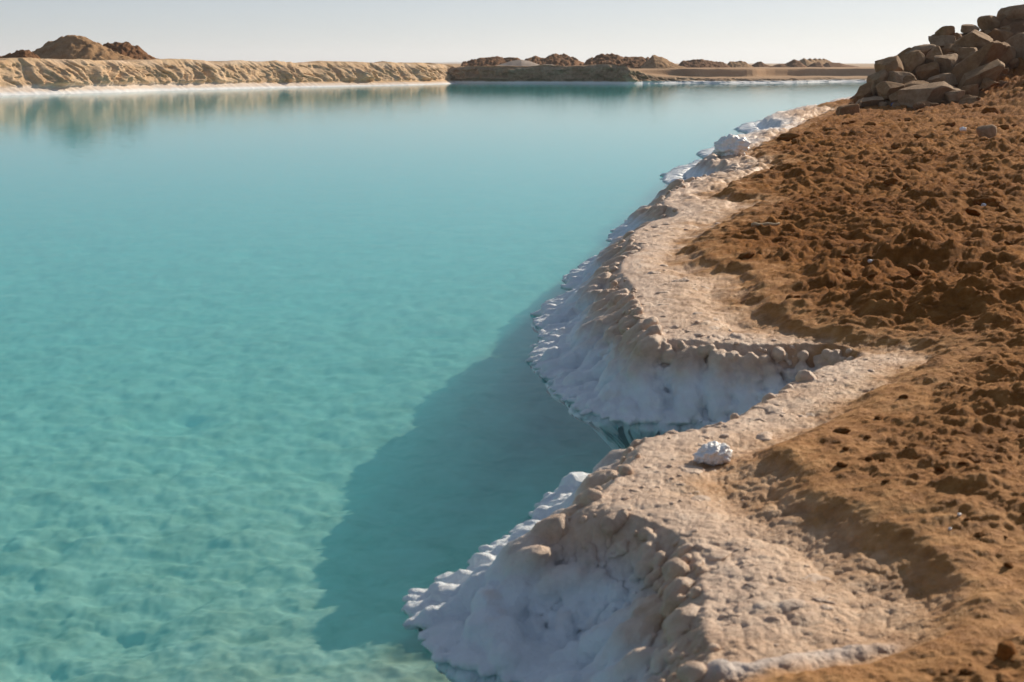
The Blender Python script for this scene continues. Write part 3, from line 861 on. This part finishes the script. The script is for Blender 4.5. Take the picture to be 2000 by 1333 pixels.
# ------------------------------------------------------------------ spoil mounds
def mound(name, label, px, Y0, mat, depth=None, rough=.12, freq=1.3, seed=0, cat='mound', group=None, base_drop=.4, n=(120, 60), kind=None, peak=.5):
    """px: skyline in photo pixels (left to right); the ridge lies at Y0, flanks fall before and behind it"""
    pts = [at(u, v, Y0) for u, v in px]
    xs = np.array([p[0] for p in pts]); zs = np.array([p[2] for p in pts])
    x0, x1 = xs[0], xs[-1]; base = min(zs[0], zs[-1]) - base_drop
    depth = depth or (zs.max() - base) * 1.5
    gx = np.linspace(x0, x1, n[0]); gy = np.linspace(-1, 1, n[1])
    GX, GY = np.meshgrid(gx, gy, indexing='ij')
    prof = np.interp(gx, xs, zs)[:, None] - base
    fall = np.clip(1 - np.abs(GY) ** 1.25, 0, 1)
    sc = freq
    nz = fbm2(GX * sc + 31 * seed, GY * depth * sc, 5, 400 + seed, billow=True)
    wz = domes(np.stack([GX * sc * 2.3 + 9 * seed, GY * depth * sc * 2.3], -1).reshape(-1, 2), 500 + seed, .62).reshape(GX.shape)
    Zm = base + prof * fall + rough * (1.25 * nz + .3 * (wz - .6)) * np.clip(prof * fall * 2, 0, 1)
    wob = rough * 1.5 * fbm2(GX * sc, GY * depth * sc, 3, 450 + seed)
    Vm = np.stack([GX, Y0 + GY * depth + wob, Zm], -1)
    o = mesh_object(name, Vm.reshape(-1, 3), grid_faces(*GX.shape), mat)
    return tag(o, label, cat, group, kind)

mound('earth_mound', 'large rough tan spoil mound standing on the left bank', [(8, 122), (40, 108), (70, 98), (100, 80), (128, 69), (150, 68), (180, 78), (205, 92), (240, 108), (280, 120)], 86, M_TAN, 2.8, .16, 1.4, 1, group='spoil mounds on the left bank')
mound('earth_mound', 'darker brown clumpy mound behind the right side of the largest left mound', [(170, 120), (190, 92), (215, 84), (245, 82), (268, 92), (290, 108), (312, 115), (345, 122)], 92, M_BROWN, 2.8, .17, 1.5, 2, group='spoil mounds on the left bank')
mound('earth_mound', 'small knobbly brown mound at the left edge before the largest left mound', [(-30, 118), (0, 112), (20, 104), (36, 97), (52, 96), (68, 104), (84, 121)], 80, M_BROWN, 1.6, .14, 1.9, 3, group='spoil mounds on the left bank')
mound('earth_mound', 'tiny orange sand hump on top of the sunlit left bank', [(715, 127), (735, 121), (748, 119.5), (765, 122), (785, 127)], 108, M_TAN, 1.2, .03, 1.5, 4)
mound('earth_mound', 'low orange sand swell at the right end of the left bank', [(790, 127.5), (815, 123.5), (840, 123), (868, 126), (885, 129)], 116, M_TAN, 1.2, .03, 1.5, 5)
mound('earth_mound', 'long low dark brown clumpy mound left of the smooth grey cone', [(898, 131), (905, 122), (925, 117), (950, 112), (968, 111), (990, 114), (1003, 112), (1012, 113), (1030, 124), (1040, 131)], 150, M_BROWN, 5, .22, 1.1, 6, group='dark mounds across the pool')
mound('gravel_cone', 'smooth grey gravel cone in front of the dark mounds across the pool', [(962, 131), (985, 124), (1000, 119), (1018, 116.5), (1035, 120), (1060, 129), (1068, 131)], 136, M_GREY, 3, .015, .6, 7)
mound('gravel_cone', 'small flat grey gravel hump right of the smooth grey cone', [(1045, 131), (1062, 126), (1078, 126), (1092, 131)], 134, M_GREY, 2, .015, .6, 8)
mound('earth_mound', 'dark brown lumpy mound with a rounded double crest right of the grey cone', [(1012, 128), (1028, 114), (1045, 110), (1062, 114), (1075, 108), (1090, 106), (1105, 108), (1120, 113), (1140, 124), (1150, 131)], 152, M_BROWN, 6, .24, 1.0, 9, group='dark mounds across the pool')
mound('earth_mound', 'reddish brown mound crowned with clods above the pale bank corner', [(1135, 131), (1150, 115), (1165, 110), (1180, 106), (1200, 105), (1215, 111), (1235, 112), (1250, 111), (1268, 114), (1280, 120), (1300, 131)], 142, M_BROWN, 6, .26, 1.0, 10, group='dark mounds across the pool')
mound('earth_mound', 'tan sharp-edged mound with one smooth sunlit slope, right of the reddish mound', [(1250, 131), (1268, 115), (1275, 107.5), (1290, 111), (1310, 120), (1325, 128), (1340, 132)], 138, M_TAN, 4, .10, 1.0, 11, group='dark mounds across the pool')
mound('earth_mound', 'low dark brown mound left of the row of cones', [(1318, 132), (1332, 121), (1350, 117), (1370, 116), (1390, 119), (1400, 120), (1412, 121), (1425, 132)], 165, M_BROWN, 5, .16, 1.0, 12, group='dark mounds across the pool')
mound('earth_mound', 'pale tan flat-topped mound left of the small dark pointed mound', [(1415, 132), (1425, 121), (1440, 120), (1455, 120), (1465, 128), (1472, 132)], 175, M_TAN, 4, .14, 1.0, 13)
mound('earth_mound', 'small dark pointed mound between the pale flat mound and the row of cones', [(1465, 131), (1478, 122), (1486, 120), (1495, 126), (1508, 131)], 190, M_BROWN, 4, .12, .8, 14, group='dark mounds across the pool')
mound('earth_mound', 'dark ragged low mound at the left foot of the row of cones', [(1505, 131), (1520, 125), (1535, 124), (1550, 116), (1560, 118), (1575, 131)], 180, M_BROWN, 4, .10, .8, 15, group='dark mounds across the pool')
for k, u in enumerate([1570, 1582, 1592, 1601, 1609]):
    mound('gravel_cone', 'pale conical heap, %s from the left in the row of five across the pool' % ['first', 'second', 'third', 'fourth', 'fifth'][k],
          [(u - 26, 131), (u - 8, 118), (u, 113.5 + .2 * k), (u + 9, 118), (u + 32, 131)], 205 + 7 * k, M_TAN, 3.0, .03, .6, 20 + k, 'heap', 'row of conical heaps across the pool')
mound('earth_mound', 'dark low triangular mound in front of the row of cones', [(1575, 131), (1590, 123), (1600, 121), (1610, 131)], 185, M_BROWN, 3, .04, .8, 31)
mound('earth_mound', 'long low dark ridge trailing right from the row of cones', [(1600, 131), (1615, 122), (1640, 123), (1652, 127), (1680, 131)], 195, M_BROWN, 4, .05, .8, 32)

# ---- hazy desert hills on the horizon
M_HILL = earth_material('hill_rock', (.24, .17, .12), (.32, .24, .17), (.4, .3, .22), .01, .5)
def hill_(px, Y0, seed):
    mound('hills', None, px, Y0, M_HILL, Y0 * .04, Y0 * .0012, 12.0 / Y0, seed, None, None, 20, (90, 16), 'structure')
hill_([(300, 128), (350, 121), (365, 117.5), (375, 116), (388, 119), (420, 123), (500, 123.5), (540, 120.5), (560, 123), (600, 121), (622, 117.5), (640, 120), (680, 122), (700, 121), (740, 128)], 3800, 61)
hill_([(740, 128), (770, 121.5), (782, 120), (800, 122.5), (850, 122), (880, 120.5), (905, 120), (950, 123), (1050, 124), (1100, 128)], 4300, 62)

# ------------------------------------------------------------------ boulders
def boulder_mesh(seed, sub=3, boxy=.35, facets=7, rough=.05):
    import bmesh
    bm = bmesh.new(); bmesh.ops.create_icosphere(bm, subdivisions=sub, radius=1)
    P = np.array([v.co[:] for v in bm.verts], f4); Fc = np.array([[v.index for v in f.verts] for f in bm.faces], np.int32); bm.free()
    r = np.random.default_rng(seed)
    p = 2 + boxy * 6                                                # superellipsoid: rounder or more block-like
    P = P / (np.sum(np.abs(P) ** p, 1) ** (1 / p))[:, None]
    for _ in range(facets):                                         # planar breaks
        n = r.normal(size=3); n /= np.linalg.norm(n); c0 = r.uniform(.55, .86)
        d = P @ n - c0
        P = P - np.outer(np.maximum(d, 0) * r.uniform(.85, 1.0), n).astype(f4)
    P = P * (1 + .07 * perlin3(P * 1.3 + r.uniform(0, 50), seed))[:, None]
    P = P * (1 + rough * fbm3(P * 3.5 + r.uniform(0, 50), 4, seed + 9))[:, None]
    return P.astype(f4), Fc

def boulder(name, label, u, v, w, h, rot=0, Y0=None, seed=0, boxy=.35, mat=0, cat='boulder', group='boulders of the heap', deep=1.0, sub=3, rough=.05):
    c0 = at(u, v, Y0)
    t_ = Y0 / PXF * 1.12
    P, Fc = boulder_mesh(seed, sub, boxy, 12, rough)
    m = np.abs(P).max(0); P = P / m
    P = P * np.array([w * t_ / 2, (w + h) * t_ / 4 * deep, h * t_ / 2], f4)
    a = math.radians(rot); ca, sa_ = math.cos(a), math.sin(a)
    x, z = P[:, 0] * ca - P[:, 2] * sa_, P[:, 0] * sa_ + P[:, 2] * ca
    yaw = np.random.default_rng(seed + 5).uniform(-.25, .25)
    P = np.stack([x * math.cos(yaw) - P[:, 1] * math.sin(yaw), x * math.sin(yaw) + P[:, 1] * math.cos(yaw), z], -1)
    o = mesh_object(name, P, Fc, M_ROCKS[mat])
    o.location = c0
    return tag(o, label, cat, group)

BL = [  # u, v, w, h, rot, extra distance, boxy, label
 (1736, 140, 50, 64, 8, 36.4, .45, 'tall upright boulder at the left end of the heap, sunlit on top'),
 (1712, 166, 32, 56, -12, 36.2, .3, 'narrow leaning boulder at the far left flank of the heap'),
 (1688, 184, 46, 36, 28, 35.8, .3, 'leftmost low boulder of the heap, nearest the water'),
 (1738, 180, 52, 44, 25, 35.2, .4, 'rounded boulder below the tall upright one'),
 (1757, 156, 50, 28, -4, 35.9, .3, 'flat boulder tucked right of the tall upright boulder'),
 (1781, 161, 34, 24, 0, 35.7, .25, 'small rounded boulder between the flat one and the dark gap'),
 (1790, 173, 60, 26, 6, 35.2, .35, 'low wide boulder just above the long block'),
 (1812, 191, 124, 44, 11, 34.2, .75, 'longest boulder, a flat-topped block lying at the foot of the heap'),
 (1808, 143, 42, 44, 0, 36.6, .25, 'dark round boulder above the gap in the middle of the heap'),
 (1790, 121, 44, 36, 22, 37.2, .35, 'tilted boulder with a bright chipped corner, left of centre'),
 (1794, 109, 60, 34, 10, 38.2, .35, 'broad dark boulder on the left skyline of the heap'),
 (1768, 117, 50, 36, 38, 38.4, .3, 'sloping dark boulder on the lower left skyline'),
 (1825, 113, 36, 34, 20, 37.3, .4, 'grey boulder right of the one with the chipped corner'),
 (1850, 130, 50, 46, -4, 36.7, .65, 'squarish brown boulder in the middle of the heap'),
 (1858, 100, 34, 24, 15, 37.9, .3, 'small tan boulder above the squarish brown one'),
 (1889, 118, 44, 44, 0, 37.2, .5, 'grey block right of the squarish brown boulder'),
 (1845, 83, 56, 34, 3, 38.7, .35, 'wide boulder carrying the small round one on the skyline'),
 (1846, 64, 32, 22, 5, 39.2, .25, 'small round boulder perched on the skyline left of centre'),
 (1902, 83, 66, 50, -10, 38.2, .5, 'large rounded grey boulder high in the middle of the heap'),
 (1897, 58, 34, 18, -5, 39.8, .3, 'small boulder peeking over the large grey one'),
 (1870, 74, 20, 18, 10, 39.2, .3, 'little stone wedged left of the large grey boulder'),
 (1936, 50, 38, 40, 20, 40.2, .35, 'leaning boulder left of the topmost one'),
 (1978, 36, 72, 46, 8, 40.4, .35, 'topmost boulder of the heap at the right edge'),
 (1955, 78, 58, 38, -4, 39.2, .45, 'flat boulder below the topmost one'),
 (1972, 59, 30, 20, 0, 39.6, .3, 'small boulder wedged under the topmost one'),
 (1992, 92, 72, 60, 12, 38.0, .35, 'big rounded boulder cut by the right edge of the picture'),
 (1912, 122, 128, 40, 37, 36.2, .7, 'long grey slab leaning up to the right, sunlit at its upper end'),
 (1914, 150, 108, 40, 32, 35.2, .6, 'brown slab leaning under the long grey slab'),
 (1840, 158, 48, 24, 8, 35.6, .3, 'low rounded boulder above the right half of the long block'),
 (1930, 164, 36, 20, 8, 34.6, .3, 'small grey stone below the leaning slabs'),
 (1810, 208, 44, 20, 4, 33.2, .3, 'low brown stone in front of the long block'),
 (1695, 199, 54, 16, 6, 34.8, .5, 'thin slab lying at the left foot of the heap'),
 (1650, 219, 44, 26, 10, 31.0, .75, 'lone dark block lying on the soil left of the heap'),
 (1896, 177, 34, 24, 10, 34.4, .3, 'brown stone at the foot of the leaning slabs'),
 (1866, 193, 42, 28, 5, 33.8, .3, 'brown stone at the right end of the long block'),
 (1888, 205, 44, 24, 12, 33.0, .3, 'clod-like brown stone below the right end of the long block'),
 (1752, 195, 26, 26, 15, 34.6, .3, 'small stone against the left end of the long block'),
 (1822, 94, 30, 20, 12, 38.8, .3, 'small dark stone left below the wide skyline boulder'),
 (1917, 103, 26, 20, 0, 38.3, .3, 'small stone under the right side of the large grey boulder'),
 (1930, 70, 22, 20, 0, 39.6, .3, 'little pinkish stone right of the large grey boulder'),
 (1830, 145, 22, 24, 0, 36.9, .3, 'small stone hidden in the gap left of the squarish boulder'),
 (1760, 135, 34, 30, 0, 37.4, .3, 'dark boulder wedged right behind the tall upright one'),
 (1965, 112, 40, 34, 10, 37.4, .3, 'brown boulder beside the upper end of the long grey slab'),
]
for k, (u, v, w_, h_, rot, Y0, boxy, lab) in enumerate(BL):
    boulder('boulder', lab or 'boulder just outside the right edge of the picture', u, v, w_, h_, rot, Y0, 1000 + 13 * k, boxy, (k * 7) % 3, 'boulder',
            'boulders of the heap', 1.15, 5 if w_ > 40 else 4)
# earth core that the boulders lie on
cp = [(1668, 212), (1700, 182), (1730, 138), (1760, 114), (1800, 102), (1830, 84), (1860, 74), (1890, 64), (1925, 55), (1960, 38), (1990, 30), (2080, 26), (2200, 60), (2300, 200)]
mound('boulder_heap_core', 'dark soil showing between the stacked boulders', cp, 40.2, M_BROWN, 5.2, .16, 1.2, 41, 'soil heap', base_drop=.25)

# rubble wedged between and below the boulders
rr3 = np.random.default_rng(31)
rub = []
for k in range(8):
    P, Fc = boulder_mesh(5000 + k, 3, .35, 9, .06)
    o = mesh_object('rubble_stone', P / np.abs(P).max(0), Fc, M_ROCKS[k % 3]); rub.append(o.data); bpy.data.objects.remove(o)
for k in range(130):
    u, v, w_, h_, rot, Y0, boxy, lab = BL[rr3.integers(0, len(BL))]
    if u < 1660: continue
    px = rr3.uniform(7, 17) if k < 85 else rr3.uniform(12, 24)
    uu, vv = u + rr3.uniform(-.6, .6) * w_, v + rr3.uniform(.25, .75) * h_
    c0 = at(uu, vv, Y0 - rr3.uniform(-.3, .35))
    if c0[2] < terrain_z(c0[0], c0[1]) : c0 = (c0[0], c0[1], terrain_z(c0[0], c0[1]) + .05)
    o = bpy.data.objects.new('rubble_stone', rub[k % 8]); COL.objects.link(o)
    s_ = px / PXF * Y0 / 2
    o.location = c0; o.scale = (s_ * rr3.uniform(.9, 1.4), s_ * rr3.uniform(.8, 1.2), s_ * rr3.uniform(.6, .95)); o.rotation_euler = (rr3.uniform(-.5, .5), rr3.uniform(-.5, .5), rr3.uniform(0, 6))
    tag(o, 'small brown rubble stone wedged among the heaped boulders', 'stone', 'rubble between the heaped boulders')

# ------------------------------------------------------------------ lumps and stones on the near bank
def lump_mesh(seed, sub, bumps, amp, squash):
    import bmesh
    bm = bmesh.new(); bmesh.ops.create_icosphere(bm, subdivisions=sub, radius=1)
    P = np.array([v.co[:] for v in bm.verts], f4); Fc = np.array([[v.index for v in f.verts] for f in bm.faces], np.int32); bm.free()
    d = domes(P * bumps + seed, seed, .75); d2 = domes(P * bumps * 2.6 + seed, seed + 1, .75)
    P = P * (.8 + .3 * perlin3(P * 1.4 + seed, seed) + amp * d + amp * .4 * d2 + .10 * np.abs(perlin3(P * 4.5 + seed, seed + 3)) + .05 * perlin3(P * 11 + seed, seed + 4))[:, None]
    return P * np.array([1, .85, squash], f4), Fc

def place(name, label, u, v, w_, zg, mesh, mat, cat, group=None, rotz=0, sink=.3):
    x, y = ground(u, v, zg)
    x, y = ground(u, v, terrain_z(x, y))
    z = terrain_z(x, y)
    P, Fc = mesh
    s = w_ / PXF * y / 2 / np.abs(P[:, 0]).max()
    o = mesh_object(name, P * s, Fc, mat)
    hgt = (P[:, 2].max() - P[:, 2].min()) * s
    o.location = (x, y, z - P[:, 2].min() * s - hgt * sink)
    o.rotation_euler = (0, 0, rotz)
    return tag(o, label, cat, group)

place('salt_lump', 'bright white crystal salt lump lying on the near beige crust', 1392, 906, 84, .36, lump_mesh(3, 5, 3.4, .20, .66), M_SALT, 'salt lump', 'loose salt lumps', .4, .12)
place('salt_lump', 'white peaked salt lump on the rim of the farther salt point', 1428, 306, 78, .34, lump_mesh(8, 5, 2.4, .34, .66), M_SALT, 'salt lump', 'loose salt lumps', .2, .2)
place('soil_clod', 'dark rounded clod with pale knobbly top in the middle of the brown soil', 1930, 402, 66, .45, lump_mesh(11, 4, 2.0, .3, .45), M_CLOD, 'clod', None, .5, .2)
place('stone', 'round dark stone half sunk beside the knobbly hump of soil', 1706, 476, 40, .45, boulder_mesh(77, 3, .2, 5), M_CLOD, 'stone', None, 0, .3)
place('stone', 'broken stone with one pale sunlit face below the boulder heap', 1925, 276, 34, .5, boulder_mesh(78, 3, .3, 6), M_ROCKS[1], 'stone', None, .6, .2)
place('stone', 'small brown stone in the lower right corner', 1968, 1288, 40, .45, boulder_mesh(79, 3, .4, 6), M_CLOD, 'stone', None, .3, .3)

# small litter and twigs
def flat_mat(name, col, rough=.6):
    t = NT(name); n = t.noise(30, 3, .6, t.coord())
    t.color(t.mix(n, tuple(c * .75 for c in col), col)); t.set(Roughness=rough); t.bump(n, .3, .003); return t.m
M_BLUE, M_WOOD = flat_mat('blue_plastic', (.03, .10, .32), .4), flat_mat('bleached_wood', (.52, .38, .22), .8)
place('plastic_scrap', 'crumpled blue plastic scrap at the foot of the boulder heap', 1746, 208, 15, .45, lump_mesh(41, 3, 1.6, .5, .7), M_BLUE, 'litter', None, .2, .1)
def stick(label, u0, v0, u1, v1, rad, mat, name='stick'):
    a0, a1 = ground(u0, v0, .42), ground(u1, v1, .42)
    n = 9; V_, F_ = [], []
    for k in range(n):
        q_ = k / (n - 1); x, y = a0[0] + (a1[0] - a0[0]) * q_, a0[1] + (a1[1] - a0[1]) * q_
        z = max(terrain_z(a0[0], a0[1]), terrain_z(a1[0], a1[1]), terrain_z((a0[0] + a1[0]) / 2, (a0[1] + a1[1]) / 2)) + rad * .6 + .004 * math.sin(k * 1.7)
        r = rad * (1 - .35 * q_) * (1 + .12 * math.sin(k * 2.3))
        for m in range(7):
            b = m / 7 * 2 * math.pi; V_.append((x, y + math.cos(b) * r, z + math.sin(b) * r * .8))
    for k in range(n - 1):
        for m in range(7): F_.append((k * 7 + m, k * 7 + (m + 1) % 7, (k + 1) * 7 + (m + 1) % 7, (k + 1) * 7 + m))
    F_ += [tuple(range(6, -1, -1)), tuple(range((n - 1) * 7, n * 7))]
    tag(mesh_object(name, V_, F_, mat), label, 'stick')
stick('short pale wooden slat lying on the brown soil left of the hump', 1468, 446, 1522, 444, .018, M_WOOD, 'wooden_slat')
stick('thin pale twig lying on the soil below the knobbly hump', 1730, 550, 1756, 562, .005, M_WOOD, 'twig')
for k, (u, v, w_, lab) in enumerate([(1700, 503, 12, 'tiny white salt crumb left of the knobbly soil hump'), (1960, 540, 12, 'tiny pale salt crumb above the large low mound at the right edge'), (1921, 408, 12, 'tiny white salt crumb before the pale-topped clod'),
        (1880, 268, 14, 'small white salt crumb left of the broken stone with a pale face'), (1873, 1020, 10, 'tiny bright salt crumb in the dark hollow of the near soil'), (1855, 1040, 8, 'tiniest bright salt crumb beside the other one in the near hollow')]):
    place('salt_crumb', lab, u, v, w_, .42, lump_mesh(60 + k, 3, 2, .3, .7), M_SALT, 'salt crumb', 'salt crumbs on the soil', k, .15)

# loose clods over the brown soil
clod_meshes = [lump_mesh(20 + k, 3, 1.8, .35, .55) for k in range(6)]
cdat = []
for k, (P, Fc) in enumerate(clod_meshes):
    o = mesh_object('soil_clod', P, Fc, M_CLOD); cdat.append(o.data); bpy.data.objects.remove(o)
r2 = np.random.default_rng(5)
cnt = 0
while cnt < 130:
    u, v = r2.uniform(1380, 2010), 215 + (1333 - 215) * r2.uniform(0, 1) ** 1.6
    x, y = ground(u, v, .42)
    j = int(np.clip(np.searchsorted(ys, y), 1, len(ys) - 1)); i = int(np.clip(np.searchsorted(cols, x / y), 1, len(cols) - 1))
    if sd2[j, i] < .15 or fbm2(np.array([x * .8]), np.array([y * .8]), 2, 7)[0] < -.1: continue
    z = V[j, i, 2]
    px = r2.uniform(9, 24) * (1 if r2.uniform() < .85 else 1.7)
    s = min(px / PXF * y / 2, .22)
    o = bpy.data.objects.new('soil_clod', cdat[cnt % 6]); COL.objects.link(o)
    o.location = (x, y, z + .1 * s); o.scale = (s * r2.uniform(.8, 1.3), s * r2.uniform(.8, 1.2), s * r2.uniform(.7, 1.1)); o.rotation_euler = (r2.uniform(-.4, .4), r2.uniform(-.4, .4), r2.uniform(0, 6))
    tag(o, 'small loose brown clod lying on the rough brown soil', 'clod', 'loose clods on the brown soil')
    cnt += 1

# ------------------------------------------------------------------ haze: dusty desert air
t = NT('dusty_air')
t.n.remove(t.b)
pv = t.new('ShaderNodeVolumePrincipled')
pv.inputs['Color'].default_value = (.78, .88, 1.0, 1); pv.inputs['Density'].default_value = .00022; pv.inputs['Anisotropy'].default_value = .3
pv.inputs['Density Attribute'].default_value = ''; pv.inputs['Temperature Attribute'].default_value = ''
t.link(pv.outputs[0], t.out.inputs['Volume'])
R_, Z0, Z1 = 9500, -3.6, 70
hv = [(-R_, -R_, Z0), (R_, -R_, Z0), (R_, R_, Z0), (-R_, R_, Z0), (-R_, -R_, Z1), (R_, -R_, Z1), (R_, R_, Z1), (-R_, R_, Z1)]
hz = mesh_object('haze', hv, [(3, 2, 1, 0), (4, 5, 6, 7), (0, 1, 5, 4), (1, 2, 6, 5), (2, 3, 7, 6), (3, 0, 4, 7)], t.m, smooth=False)
tag(hz, 'thin dusty haze hanging over the whole desert', 'haze', kind='stuff')
